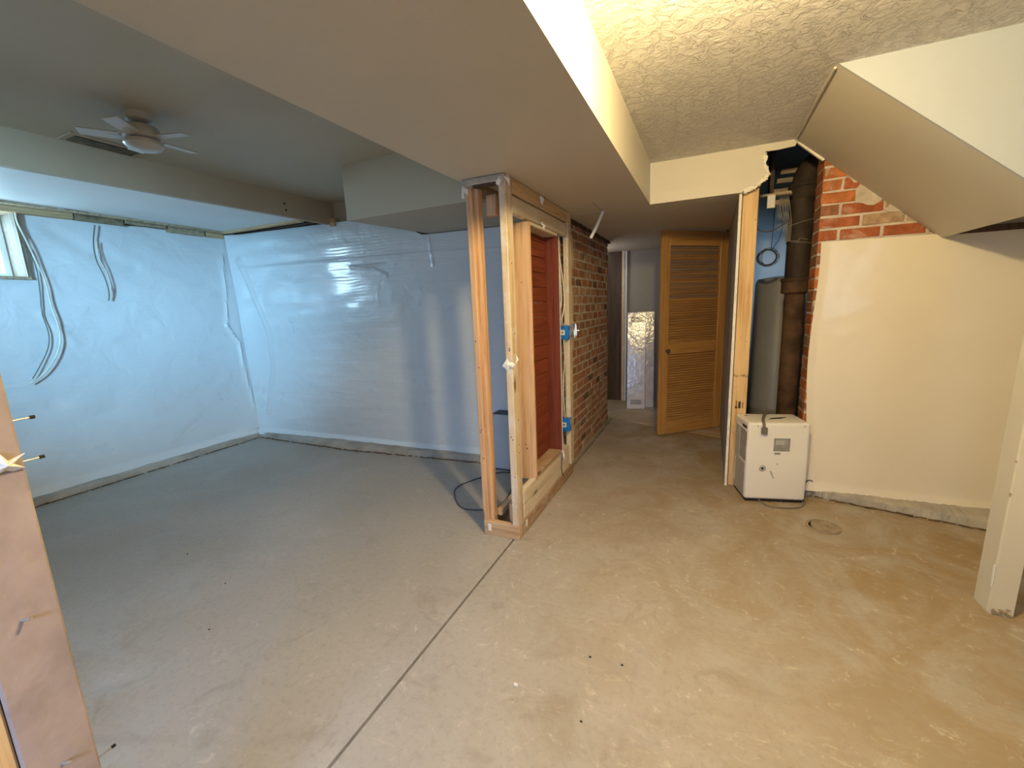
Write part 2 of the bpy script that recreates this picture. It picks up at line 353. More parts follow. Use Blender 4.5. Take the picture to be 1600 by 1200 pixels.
# left soffit panel and beam
t = MB().prism([(-4.43, -1.7, 2.215), (-3.62, -1.7, 2.215), (-3.38, 2.93, 2.215), (-4.45, 2.90, 2.215)], (0, 0, .02))
o = struct('ceiling_strip', t, PWHITE, 'low painted strip of ceiling lit by the window')
t = MB().prism([(-4.45, -1.7, 2.200), (-4.41, -1.7, 2.200), (-4.43, 2.90, 2.200), (-4.47, 2.90, 2.200)], (0, 0, .014)); obj('edge_lath', t, OLDW, o)
t = MB().prism([(-4.47, 2.88, 2.198), (-3.40, 2.92, 2.198), (-3.40, 2.965, 2.198), (-4.47, 2.93, 2.198)], (0, 0, .016)); obj('edge_lath', t, PINE_X, o)
t = MB().box(-4.44, -4.41, 1.70, 1.84, 2.2145, 2.2165); obj('tear', t, DUST, o)
t = MB().prism([(-3.62, -1.7, 2.205), (-3.58, -1.7, 2.205), (-3.322, 3.31, 2.205), (-3.362, 3.31, 2.205)], (0, 0, .205))
o = struct('beam_face', t, BEAMW, 'long painted fascia board below the left ceiling')
obj('nail_hole', MB().lathe([(.008, 0), (.008, .004)], (-3.3465, 2.736, 2.309), 8, 'x'), DARK, o); obj('nail_hole', MB().lathe([(.008, 0), (.008, .004)], (-3.3465, 2.745, 2.257), 8, 'x'), DARK, o)
obj('end_block', B(-3.33, -3.27, 3.19, 3.26, 2.185, 2.26, bev=.004), PINE_X, o)
# upper framing seen above the sheeting
o = empty('sill_framing', (-4.66, 1, 2.2), 'brown rough framing and insulation above the window side plastic', 'framing')
random.seed(11); y = -1.6
t = MB()
while y < 3.0:
    q = random.uniform(.18, .5)
    obj('plank', B(-4.72, -4.66+random.uniform(0, .02), y, min(3.05, y+q-.01), 2.19+random.uniform(-.01, .02), 2.30+random.uniform(-.02, .02), bev=.006, jit=.006), random.choice([OLDW, INSUL, PINE_Y, DARKW]), o); y += q
# ------------------------------------------------------------------ window
wn = struct('window_1', B(-4.95, -4.90, .62, 1.50, 1.735, 1.765), WHITE, 'small basement window glowing pale blue')
for a in ((.62, .65, 1.765, 2.16), (1.465, 1.50, 1.765, 2.16), (.62, 1.50, 2.16, 2.19)): obj('window_frame', B(-4.95, -4.90, *a), WHITE, wn)
obj('pane', B(-4.93, -4.925, .65, 1.465, 1.765, 2.16), GLASS, wn)
obj('jamb', B(-4.93, -4.66, 1.505, 1.525, 1.72, 2.20, jit=.003), JAMBW, wn); obj('jamb', B(-4.93, -4.66, .61, .63, 1.72, 2.20), JAMBW, wn)
obj('sill', B(-4.93, -4.655, .61, 1.52, 1.705, 1.727, jit=.002), OLDW, wn)
obj('header_board', B(-4.95, -4.66, .62, 1.52, 2.19, 2.225), OLDW, wn)

# ------------------------------------------------------------------ plastic sheets
def ridge(u_, z_, pts, wd, ht):
    best = 1e9
    for (a, c), (a2, c2) in zip(pts, pts[1:]):
        dx, dz = a2-a, c2-c; L = dx*dx+dz*dz; tt = max(0, min(1, ((u_-a)*dx+(z_-c)*dz)/L))
        best = min(best, math.hypot(u_-a-dx*tt, z_-c-dz*tt))
    return ht*math.exp(-(best/wd)**2)
def sheet(name, nu, nz, fn, mat, label, hole=None, cat='plastic sheet', grp=None):
    t = MB(); V = []
    for i in range(nu+1):
        V.append([t.b.verts.new(fn(i/nu, j/nz)) for j in range(nz+1)])
    for i in range(nu):
        for j in range(nz):
            q = (V[i][j], V[i+1][j], V[i+1][j+1], V[i][j+1])
            if hole and hole(sum((x.co for x in q), Vector())/4): continue
            t.b.faces.new(q)
    for v in [v for v in t.b.verts if not v.link_faces]: t.b.verts.remove(v)
    t.smooth = True
    o = obj(name, t, mat)
    return tag(o, label, cat, grp)
def left_fn(a, c):
    y = -1.68+a*(3.125+1.68); zt = 2.205+.012*noise.noise(Vector((y*6, 0, 1))); z = .03+c*(zt-.03)
    x = -4.695
    x += .018*noise.noise(Vector((y*1.1, z*1.5, 0)))+.006*noise.noise(Vector((y*4, z*9, 3)))
    k = max(0, 1-(3.145-y)/.30)
    x += .05*k*k*(1 if .1 < z < 2.3 else .4)
    x += ridge(y, z, [(2.98, 2.0), (2.96, 1.6), (2.93, 1.28)], .015, .018)+ridge(y, z, [(2.93, 1.28), (3.02, 1.1), (3.04, .7), (3.08, .35)], .014, .022)
    x += ridge(y, z, [(1.7, 2.1), (1.9, 1.95), (2.2, 1.85)], .05, -.012)+ridge(y, z, [(1.62, 1.75), (1.66, 1.62)], .012, .008)+ridge(y, z, [(1.55, 1.45), (1.7, 1.2)], .03, .008)
    if z < .12: x += (.12-z)*.35
    return (x, y, z)
lh = lambda c: .60 < c.y < 1.50 and c.z > 1.715
sheet('plastic_sheet', 240, 130, left_fn, PLAS, 'milky plastic sheet with small window, glowing blue', lh, grp=None)
def back_fn(a, c):
    x = -4.66+a*3.42; zt = 2.235 if x < -2.4 else 2.10
    zt = 2.22-.195*max(0, min(1, (x+2.75)/.4)) if x < -2.2 else 2.025
    z = .035+c*(zt-.035)
    y0 = 3.12+.13*a+.02; y1 = 3.08+.34*a; y = y0+(y1-y0)*(z/2.2)
    y -= .016*noise.noise(Vector((x*1.0, z*1.6, 5)))+.004*noise.noise(Vector((x*3, z*10, 8)))
    k = max(0, 1-(x+4.66)/.22); y -= .04*k*k
    y -= ridge(x, z, [(-4.55, 1.95), (-4.42, 1.55), (-4.3, 1.2), (-4.33, .8), (-4.5, .3)], .03, .02)
    y -= ridge(x, z, [(-4.6, 1.88), (-2.2, 1.87), (-1.3, 1.84)], .008, .006)
    q = math.exp(-((x+2.95)/.45)**2)*math.exp(-((z-1.86)/.26)**2)
    y -= q*.0022*math.sin(z*2*math.pi/.030+3*noise.noise(Vector((x*4, z*4, 0))))*(.6+.6*noise.noise(Vector((x*9, z*22, 2))))
    y -= ridge(x, z, [(-3.15, 1.80), (-2.9, 1.77), (-2.75, 1.70)], .012, .012)+ridge(x, z, [(-3.1, 1.8), (-2.75, 1.805)], .006, .006)
    y -= ridge(x, z, [(-2.28, 1.99), (-2.25, 1.75)], .012, .008)
    if z < .1: y -= (.1-z)*.5
    return (x, y, z)
sheet('plastic_sheet', 330, 210, back_fn, PLAS, 'pale grey plastic sheet stretched across the back wall with wrinkled shiny patch')
tag(obj('plaster_patch', B(-3.325, -2.42, 3.262, 3.272, 2.20, 2.407), PAINTL), 'grey drywall patch above the back sheet beside the fascia board', 'drywall')
o = empty('top_gap', (-3.9, 3.1, 2.2), 'dark strip put in for the shaded gap above the back plastic sheet', 'framing')
obj('dark_strip', B(-4.6, -3.35, 3.10, 3.16, 2.225, 2.30), DARKW, o)  # dark strip imitates the shade of the open gap over the sheet

# ------------------------------------------------------------------ bricks
def brick_meshes(L, H_, W_, tagname, mats):
    out = []
    for k in range(6):
        t = MB().box(-L/2, L/2, 0, W_, -H_/2, H_/2, bev=.004, jit=.0025)
        me = bpy.data.meshes.new('brick_'+tagname); t.b.to_mesh(me); t.b.free(); me.materials.append(mats[k % len(mats)]); out.append(me)
    return out
def put_brick(me, parent, loc, rz, sx=1, mat=None, sz=1):
    o = bpy.data.objects.new('brick', me); COL.objects.link(o); o.parent = parent
    o.location = Vector(loc)-wl(parent); o.rotation_euler = (0, 0, rz); o.scale = (sx, 1, sz)
    if mat: o.material_slots[0].link = 'OBJECT'; o.material_slots[0].material = mat
    return o
# chimney wall: face at X=-1.045
core = struct('wall_chimney', B(-1.5, -1.0405, 3.52, 4.90, 0, 2.03), MORTAR, 'worn tan brick wall beside the open stud frame')
obj('core', B(-1.13, -1.0405, 3.22, 3.52, 0, 2.03), MORTAR, core)
bmA = brick_meshes(.192, .061, .05, 'face', BRA)
random.seed(5); CY0, CY1 = 3.22, 4.915; pitch = .0755; z = .038; row = 0
while z < 2.03:
    y = CY0 - (.1 if row % 2 else 0)
    while y < CY1-.03:
        a, c = max(CY0, y), min(CY1, y+.195)
        if c-a > .04:
            L = c-a-.011
            put_brick(random.choice(bmA), core, (-1.036+random.uniform(-.003, .002), (a+c)/2, z), math.pi/2, L/.192, random.choices(BRA, (5, 4, 4, 1))[0])
        y += .2025
    z += pitch; row += 1
# end face bricks (far jamb, seen edge-on)
# stair side brick wall: face at Y=3.35
core2 = struct('wall_brick_closet', B(.6165, 1.75, 3.3565, 3.55, 0, 2.27), MORTAR, 'orange brick wall exposed under the sloping stair soffit')
bmB = brick_meshes(.205, .062, .1, 'side', BRB)
z = .03; row = 0; pitch = .0735; random.seed(9)
while z < 2.27:
    off = .1 if row % 2 else 0
    # jamb return brick (faces the closet opening)
    put_brick(random.choice(bmB), core2, (.612, 3.45, z), -math.pi/2, .19/.205, random.choices(BRB, (4, 4, 1, 2))[0])
    if z > 1.60:
        x = .612+(.105 if row % 2 else 0)
        if row % 2: put_brick(random.choice(bmB), core2, (.612+.048, 3.352, z), 0, .095/.205, random.choices(BRB, (5, 3, 1, 1))[0])
        while x < 1.28:
            L = .21; put_brick(random.choice(bmB), core2, (x+L/2, 3.352+random.uniform(-.002, .003), z), 0, (L-.012)/.205, random.choices(BRB, (3, 2, 4, 2) if x > .75 else (5, 3, 1, 1))[0]); x += L
    z += pitch; row += 1
# mortar smears on chimney face
t = MB()
for (yy, zz, wy, wz) in ((3.50, 1.78, .035, .14), (3.49, 1.35, .025, .12), (3.50, 1.12, .03, .12), (.0, 0, 0, 0)):
    if wy == 0: continue
    pts = []
    for k in range(14):
        a = 2*math.pi*k/14; q = 1+.3*noise.noise(Vector((math.cos(a)*2, math.sin(a)*2, zz*5)))
        pts.append((-1.037, yy+wy*q*math.cos(a), zz+wz*q*math.sin(a)))
    t.prism(pts, (.009, 0, 0))
obj('mortar_smear', t, MORTAR, core)
t = MB()
for (xx, zz, wx, wz) in ((.86, 1.975, .085, .10), (.775, 2.08, .04, .06), (1.05, 1.845, .12, .03), (1.0, 1.905, .08, .03)):
    pts = []
    for k in range(18):
        a = 2*math.pi*k/18; q = 1+.45*noise.noise(Vector((math.cos(a)*2, math.sin(a)*2, zz*7)))
        pts.append((xx+wx*q*math.cos(a), 3.354, zz+wz*q*math.sin(a)))
    t.prism(pts, (0, -.008, 0))
obj('mortar_smear', t, MORTAR, core2)

# cream sheet over right wall
def right_fn(a, c):
    z = .04+c*(1.682-.012*a*2-.04)
    xe = .628+(.012*math.sin(z*5)+.010*(1-z/1.68))-.012
    x = xe+a*(2.69-xe)
    y = 3.338+.004*noise.noise(Vector((x*2, z*2, 3)))+.0015*noise.noise(Vector((x*9, z*9, 1)))
    if a < .02: y -= .010*(1-a/.02)
    if z < .1: y -= (.1-z)*.25
    return (x, y, z)
sheet('wall_covering', 150, 90, right_fn, PLAS_R, 'cream wall membrane lit warm behind the dehumidifier', cat='wall covering')
struct('wall_stair', B(1.75, 2.7, 3.36, 3.55, 0, 2.3), MORTAR, 'wall beyond the stair soffit')
obj('dark_strip', B(1.2, 2.7, 3.33, 3.362, 1.665, 1.70), DARKW, core2)

# ------------------------------------------------------------------ stair box (slope)
# underside from (X.456,z2.30) to (1.2,1.65)
sx0, sz0, sx1, sz1 = .456, 2.30, 1.20, 1.652
t = MB().prism([(sx0, 2.39, sz0), (sx1, 2.39, sz1), (sx1, 3.345, sz1), (sx0, 3.345, sz0)], (.012, 0, .016))
st = struct('wall_stair_soffit', t, PAINT_ST, 'sloping painted drywall underside of the staircase')
t = MB().prism([(sx0, 2.378, sz0), (sx1, 2.378, sz1-.003), (sx1, 2.378, 2.30)], (0, .012, 0))
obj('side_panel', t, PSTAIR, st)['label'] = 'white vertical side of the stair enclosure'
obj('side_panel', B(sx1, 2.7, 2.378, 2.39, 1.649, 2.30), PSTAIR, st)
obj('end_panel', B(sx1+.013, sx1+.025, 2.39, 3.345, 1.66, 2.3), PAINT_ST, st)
t = MB().prism([(sx0+.0, 3.33, sz0-.012), (.60, 3.33, 2.158), (.614, 3.33, 2.170), (sx0+.018, 3.33, sz0)], (0, .02, 0)); obj('drywall_edge', t, GYP, st)
# taped corner ridge at the top of the slope
t = MB().tube([(.448, 2.40, 2.297), (.444, 2.8, 2.296), (.449, 3.1, 2.296), (.446, 3.33, 2.297)], .006, 6); obj('tape_ridge', t, PAINT_ST, st)

# header wall at Y=3.3..3.32 with torn hole
P2 = [(-.40, 2.032), (.188, 2.036), (.205, 2.052), (.222, 2.045), (.24, 2.066), (.268, 2.070), (.275, 2.09), (.30, 2.098), (.312, 2.125), (.300, 2.150), (.312, 2.158), (.292, 2.178), (.288, 2.20), (.286, 2.258), (.36, 2.256), (.447, 2.262), (.462, 2.30), (-.40, 2.30)]
t = MB().prism([(x, 3.305, z) for x, z in P2], (0, .014, 0))
hd = struct('wall_header', t, PAINT, 'painted header above the corridor with torn broken edge')
random.seed(2)
t = MB()
tp = [(.19, 2.037), (.222, 2.046), (.268, 2.07), (.30, 2.098), (.312, 2.125), (.30, 2.15), (.29, 2.178), (.286, 2.258)]
for (a, c), (a2, c2) in zip(tp, tp[1:]):
    k = max(2, int(math.hypot(a2-a, c2-c)/.012))
    for i in range(k):
        f = i/k; q = random.uniform(.006, .013)
        t.box(a+(a2-a)*f-q, a+(a2-a)*f+q, 3.296, 3.32, c+(c2-c)*f-q, c+(c2-c)*f+q, jit=.006)
obj('torn_edge', t, GYP, hd)['label'] = 'ragged chalky broken drywall edge'

# ------------------------------------------------------------------ corridor
wc = struct('wall_corridor', B(.160, .174, 3.345, 4.93, 0, 2.03), FARW, 'drywall partition seen edge on beside the louvered door')
obj('gypsum_edge', B(.158, .176, 3.335, 3.346, 0, 2.035, jit=.002), GYP, wc)
obj('stud', B(.176, .268, 3.95, 3.99, 0, 2.03), PINE_Z, wc); obj('stud', B(.176, .268, 4.5, 4.54, 0, 2.03), PINE_Z, wc)
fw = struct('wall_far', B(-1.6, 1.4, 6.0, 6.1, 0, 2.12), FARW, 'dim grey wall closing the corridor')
obj('plywood', B(-1.40, -1.07, 5.96, 5.995, 0.0, 2.03), DARKW, fw)['label'] = 'dark plywood strip'
obj('casing', B(-1.065, -1.03, 5.94, 5.99, 0, 2.03), PINE_ZW, fw); obj('casing', B(-1.028, -1.0, 5.95, 5.99, 0, 2.03), PWHITE, fw)
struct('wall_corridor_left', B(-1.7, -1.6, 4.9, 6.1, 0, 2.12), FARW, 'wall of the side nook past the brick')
struct('trim_1', B(.135, .165, 4.94, 5.03, 0, 2.03), REDZ, 'dark red door jamb behind the louvered door')
o = bpy.data.objects['trim_1']
for z in (.18, .98): obj('rail', B(.10, .136, 4.965, 5.0, z, z+.05), PINE_Z, o)
# torn dark edge above brick
t = MB(); random.seed(4); y = 3.2
while y < 4.95:
    t.box(-1.06, -1.02+random.uniform(0, .012), y, y+.05, 2.005+random.uniform(-.008, .008), 2.031, jit=.006); y += .045
o = struct('trim_2', t, DARKW, 'dark torn drywall edge along the top of the brick')

# closet shell
struct('wall_closet_back', B(.17, 1.5, 5.40, 5.5, 0, 2.7), CLOSW, 'closet wall lit blue by its small window')
struct('wall_closet_side', B(1.4, 1.5, 3.55, 5.4, 0, 2.7), CLOSW, 'far side wall of the pipe closet')
struct('ceiling_closet', B(.17, 1.5, 3.36, 5.5, 2.62, 2.7), DARKW, 'dark joists above the pipe closet')
struct('wall_closet_left', B(.10, .182, 5.03, 5.99, 0, 2.62), FARW, 'closet partition behind the louvered door')
w2 = struct('window_2', B(.86, 1.30, 5.37, 5.395, 1.60, 1.64), WHITE, 'narrow glowing closet window behind the pipe')
obj('window_frame', B(.86, .90, 5.37, 5.395, 1.64, 2.0), WHITE, w2); obj('window_frame', B(1.26, 1.30, 5.37, 5.395, 1.64, 2.0), WHITE, w2)
mw, n, l, b = NT('daylit_pane', .4); b.inputs['Emission Color'].default_value = (.35, .8, 1, 1); b.inputs['Emission Strength'].default_value = 1.6
obj('pane', B(.90, 1.26, 5.385, 5.392, 1.64, 2.0), mw, w2)

struct('wall_light_block_upper', B(.160, .174, 3.34, 5.5, 2.035, 2.7), DARKW, 'added dark panel blocking stray light above the corridor partition')  # added panel that stops sky light leaking into the upper closet
struct('wall_light_block_front', B(.16, 1.5, 3.325, 3.36, 2.302, 2.7), DARKW, 'added dark panel blocking stray light over the torn header')  # added closing panel, keeps outside light out above the header
# laths at top of closet
o = empty('old_laths', (.55, 4.3, 2.2), 'rough old laths and joist ends high behind the cast iron elbow', 'laths')
random.seed(8)
for i, z in enumerate((2.16, 2.235, 2.31, 2.37)):
    obj('lath', B(.40+.02*i, .70, 3.98, 4.0, z-.11, z-.078, jit=.006), OLDW, o)
obj('joist', B(.385, .41, 3.9, 4.05, 2.08, 2.6), DARKW, o)
obj('crosspiece', B(.30, .49, 3.62, 3.65, 2.045, 2.065, jit=.004), OLDW, o)
obj('block', B(.345, .392, 3.598, 3.62, 1.965, 2.05), GYP, o)

# cast iron stack
o = empty('cast_iron_pipe', (.585, 3.8, 0), 'black cast iron drain stack rising to an elbow in the wall gap', 'pipe')
obj('upper_pipe', MB().lathe([(.080, 1.40), (.080, 2.11)], (.585, 3.8, 0), 32), IRON, o)
obj('lower_pipe', MB().lathe([(.066, 0), (.066, 1.43)], (.580, 3.8, 0), 32), RUST, o)
obj('hub', MB().lathe([(.080, 1.375), (.092, 1.385), (.092, 1.46), (.098, 1.465), (.098, 1.485), (.08, 1.49)], (.580, 3.8, 0), 32), RUST, o)
obj('hub', MB().lathe([(.082, 2.03), (.094, 2.05), (.094, 2.105), (.101, 2.112), (.101, 2.135), (.085, 2.14)], (.590, 3.8, 0), 32), IRON, o)
obj('elbow', MB().tube([(.590, 3.8, 2.10), (.594, 3.8, 2.17), (.625, 3.8, 2.235), (.68, 3.8, 2.275), (.76, 3.8, 2.29), (.9, 3.8, 2.29)], .080, 24), IRON, o)
for z, tl in ((1.87, .02), (1.73, -.01)):
    pts = [(.585+.084*math.cos(a), 3.8+.084*math.sin(a), z+tl*math.cos(a)) for a in [2*math.pi*k/20 for k in range(21)]]
    obj('tie_wire', MB().tube(pts, .004, 6, 0), CORD, o)
obj('tie_wire', MB().tube([(.50, 3.72, 1.745), (.56, 3.715, 1.74), (.57, 3.71, 1.755), (.62, 3.715, 1.745)], .004, 6), CORD, o)
o = obj('water_tank', MB().lathe([(.20, .0), (.215, .02), (.215, .16), (.208, .17), (.208, .30), (.213, .31), (.213, .34), (.208, .35), (.208, 1.48), (.19, 1.52), (.05, 1.54)], (.60, 4.68, 0), 40), TANKM)
tag(o, 'off-white water heater tank standing in the dark closet', 'water heater')
o = obj('lidded_bin', MB().lathe([(.11, 0), (.13, .26), (.145, .27), (.145, .30), (.12, .33), (.05, .345)], (.37, 3.99, 0), 28), MAPLE)
tag(o, 'olive green domed lid behind the cream dehumidifier', 'bin')
# wires in closet
def coil(name, c, R0, rr, turns, mat, label):
    random.seed(12); t = MB()
    for k in range(turns):
        ph = random.uniform(0, 6); s1 = random.uniform(.8, 1.15); s2 = random.uniform(.8, 1.15); dx = random.uniform(-.01, .01)
        pts = [(c[0]+dx+R0*s1*math.cos(a+ph), c[1]+random.uniform(-.008, .008), c[2]+R0*s2*math.sin(a+ph)) for a in [2*math.pi*i/14 for i in range(15)]]
        t.tube(pts, rr, 5, 3)
    return t
t = coil('c', (.405, 3.95, 1.66), .062, .0022, 9, CORDB, ''); t.tube([(.425, 3.95, 1.71), (.43, 3.95, 1.9), (.43, 3.95, 2.04)], .0025, 5); t.tube([(.43, 3.95, 1.72), (.475, 3.95, 1.80), (.49, 3.95, 1.93), (.47, 3.95, 2.03)], .0025, 5)
tag(obj('wire_coil', t, CORDB), 'grey coil of wire hanging against the blue closet wall', 'wire')
t = MB().tube([(.27, 3.7, 1.88), (.33, 3.7, 1.83), (.40, 3.7, 1.825), (.46, 3.7, 1.86), (.50, 3.72, 1.88)], .005, 7)
tag(obj('cable', t, CORDB), 'black cable drooping from stud to cast iron pipe', 'cable')
t = MB()
for k in range(5): t.tube([(.43+.012*k, 3.68, 2.05), (.44+.014*k, 3.68, 1.95), (.47+.010*k, 3.69, 1.85), (.485+.006*k, 3.7, 1.74)], .003, 5)
tag(obj('cable_bundle', t, CORD), 'bundle of thin grey wires falling beside the cast iron pipe', 'cable')

# corner stud
o = tag(obj('corner_stud', B(.180, .272, 3.352, 3.392, 0, 2.06, bev=.003), PINE_NEW), 'fresh knotty pine corner stud behind the dehumidifier', 'stud')
def txt(name, body, size, loc, rot, mat, parent):
    c = bpy.data.curves.new(name, 'FONT'); c.body = body; c.size = size; c.align_x = 'CENTER'; c.align_y = 'CENTER'; c.extrude = .0003
    q = bpy.data.objects.new(name, c); COL.objects.link(q); dg = bpy.context.evaluated_depsgraph_get()
    me = bpy.data.meshes.new_from_object(q.evaluated_get(dg)); bpy.data.objects.remove(q)
    o_ = bpy.data.objects.new(name, me); COL.objects.link(o_); me.materials.clear(); me.materials.append(mat)
    o_.rotation_euler = rot
    if parent: o_.parent = parent; o_.location = Vector(loc)-wl(parent)
    else: o_.location = loc
    return o_
txt('stamp', 'Ro =Ro', .030, (.226, 3.3515, .82), (math.pi/2, 0, 0), INK, o)
t = MB(); t.box(.205, .210, 3.351, 3.352, .585, .64); t.prism([(.198, 3.351, .598), (.217, 3.351, .598), (.2075, 3.351, .578)], (0, .001, 0)); t.box(.221, .236, 3.351, 3.352, .585, .635); t.box(.246, .251, 3.351, 3.352, .588, .63)
obj('stamp', t, INK, o)
t = MB()
for zz in (.395, .42): t.box(.19, .205, 3.351, 3.352, zz, zz+.012); t.box(.208, .222, 3.351, 3.352, zz, zz+.012)
obj('stamp', t, TAN, o)
for xx, zz in ((.20, 1.62), (.255, 1.62), (.21, 1.28), (.25, 1.23), (.21, 1.09), (.25, 1.06), (.20, .74), (.26, 1.86), (.195, 1.45)): obj('knot', MB().lathe([(.006, 0), (.006, -.0012)], (xx, 3.3525, zz), 10, 'y'), TAN, o)

# ------------------------------------------------------------------ louvered door
hx, hy, fx, fy = .165, 4.925, -.415, 4.405
W = math.hypot(hx-fx, hy-fy); ang = math.atan2(hy-fy, hx-fx)
ld = empty('louvered_door', (fx, fy, .012), 'golden brown louvered wooden door standing half open in the corridor', 'door')
ld.rotation_euler = (0, 0, ang)
def lobj(name, mb, mat, parent):
    o_ = obj(name, mb, mat); o_.parent = parent
    return o_
DH = 2.0; S = .095
for x in (0, W-S): lobj('stile', B(x, x+S, 0, .034, 0, DH, bev=.004), DOORW, ld)
for z0, z1 in ((0, .15), (.82, .945), (1.86, DH)): lobj('rail', B(S, W-S, 0, .034, z0, z1, bev=.003), DOORX, ld)
random.seed(6)
def slat_me():
    L = W-2*S-.002
    t = MB().box(-L/2, L/2, -.0155, .0155, -.0025, .0025, bev=.001); me = bpy.data.meshes.new('slat'); t.b.to_mesh(me); t.b.free(); me.materials.append(DOORX); return me
sm_ = slat_me()
def slats(za, zb, pitch, tfn):
    z = za+pitch*.6
    while z < zb-pitch*.3:
        o_ = bpy.data.objects.new('slat', sm_); COL.objects.link(o_); o_.parent = ld; o_.location = (W/2, .017, z)
        o_.rotation_euler = (math.radians(tfn(z)), 0, 0); z += pitch
slats(.15, .82, .0246, lambda z: 36+random.uniform(-3, 3))
slats(.945, 1.86, .0246, lambda z: 36+random.uniform(-3, 3) if z < 1.32 else 22+random.uniform(-10, 32))
lobj('knob', MB().lathe([(.010, 0), (.010, -.02), (.021, -.026), (.022, -.036), (.014, -.043), (.002, -.045)], (.072, 0, .86), 20, 'y'), DARKW, ld)
lobj('hinge', B(W-.004, W+.016, -.012, .012, 1.68, 1.77, bev=.002), BRASS, ld)

# white wrapped panels in corridor
def wpanel(loc, rz, tilt, h_, w_, label, slots=True):
    e = empty('vented_panel', loc, label, 'panel', None); e.rotation_euler = (math.radians(-tilt), 0, rz)
    t = MB().box(-w_/2, w_/2, 0, .03, 0, h_, bev=.004); lobj('board', t, WRAP, e)
    if slots:
        for z0 in (.06, h_-.12):
            t = MB()
            for k in range(4): t.box(-w_*.30, w_*.30, -.003, .001, z0+k*.016, z0+k*.016+.007)
            lobj('slots', t, DUST, e)
    return e
wpanel((-.80, 5.50, .008), math.radians(9), 8.5, 1.235, .225, 'white vented metal panel in crinkled wrap leaning in front')
wpanel((-.70, 5.60, .008), math.radians(9), 7.5, 1.235, .215, 'second wrapped white panel partly hidden behind the front one', False)
o = tag(obj('paper_scrap', MB().prism([(-.62, 5.57, .007), (-.57, 5.60, .012), (-.59, 5.53, .01)], (0, 0, .002)), PAPER), 'small white scrap on floor beside the leaning panels', 'scrap')

# ------------------------------------------------------------------ partition frame
pf = empty('stud_frame', (-1.08, 2.6, 0), 'open pine stud frame with red niche box in the middle of the basement', 'framing')
obj('end_plate', B(-1.195, -.962, 2.10, 2.14, 0, .088, bev=.003), PINE_X, pf)
obj('sole_plate', B(-1.005, -.960, 2.14, 3.22, 0, .090, bev=.003), SOLE, pf)
obj('sole_plate', B(-1.200, -1.160, 2.14, 3.20, 0, .085, bev=.003), SOLE, pf)
obj('stud', B(-1.005, -.965, 2.135, 2.215, .088, 2.028, bev=.003), PINE_ZW, pf).location.y -= .030
obj('stud', B(-1.200, -1.165, 2.105, 2.150, .088, 1.99, bev=.003), PINE_Z, pf)
obj('stud', B(-1.168, -1.140, 2.13, 2.185, .05, 1.995, bev=.012, seg=2), PINE_Z, pf)
obj('stud', B(-1.002, -.962, 3.17, 3.25, .088, 2.03, bev=.003), PINE_ZW, pf)
obj('stud', B(-1.200, -1.16, 3.12, 3.20, .085, 2.02, bev=.003), PINE_Z, pf)
obj('top_plate', B(-1.002, -.962, 2.19, 3.165, 1.950, 2.028, bev=.003), PINE_Y, pf)
obj('top_plate', B(-1.19, -1.15, 2.16, 3.2, 1.95, 2.028, bev=.003), SOLE, pf)
obj('crosspiece', B(-1.15, -1.01, 2.10, 2.135, 1.985, 2.03), DARKW, pf)
obj('header', B(-1.002, -.966, 2.19, 3.165, 1.852, 1.940, bev=.003), PINE_YW, pf)
obj('blocking', B(-1.14, -1.08, 2.22, 2.26, 1.86, 1.97, bev=.003), PINE_Z, pf)
obj('rail', B(-1.002, -.962, 2.19, 3.10, .092, .275, bev=.003), PINE_YW, pf)
obj('rail', B(-1.16, -1.12, 2.2, 3.1, .086, .12), PINE_Y, pf)
obj('blocking', B(-1.045, -1.006, 2.15, 2.19, .02, .20, bev=.003), PINE_Z, pf)
# blocks at the bottom corner
# niche box
nb = obj('niche_box', B(-1.075, -.955, 2.388, 2.410, .265, 1.842, bev=.002), PINE_Z, pf)
obj('board', B(-1.075, -.955, 2.90, 2.922, .29, 1.842, bev=.002), REDZ, nb)
obj('board', B(-1.070, -.955, 2.410, 2.90, 1.822, 1.842, bev=.002), PINE_YW, nb)
obj('board', B(-1.070, -.955, 2.410, 2.90, .278, .30, bev=.002), SOLE, nb)
obj('board', B(-1.045, -.958, 2.4105, 2.415, .30, 1.822), REDZ, nb)
z = .302; random.seed(20)
while z < 1.80:
    zz = min(1.821, z+.0985); xo = random.uniform(-.002, .002)
    obj('plank', B(-1.072, -1.045+xo, 2.412, 2.899, z, zz-.003, bev=.002), RED, nb); z += .0985
obj('trim_strip', B(-1.045, -.953, 2.922, 2.932, .27, 1.80), PAPER, nb)
random.seed(77)
for (xx, yy, ax) in ((-.965, 2.15, 'x'), (-.985, 2.104, 'y'), (-1.18, 2.104, 'y'), (-1.02, 2.387, 'y')):
    for k in range(5):
        zz = random.uniform(.35, 1.9); q = random.uniform(-.010, .010)
        obj('nail', MB().lathe([(.0035, 0), (.0035, .0015 if ax == 'x' else -.0015)], (xx, yy+q, zz) if ax == 'x' else (xx+q, yy, zz), 8, ax), DARK, pf)
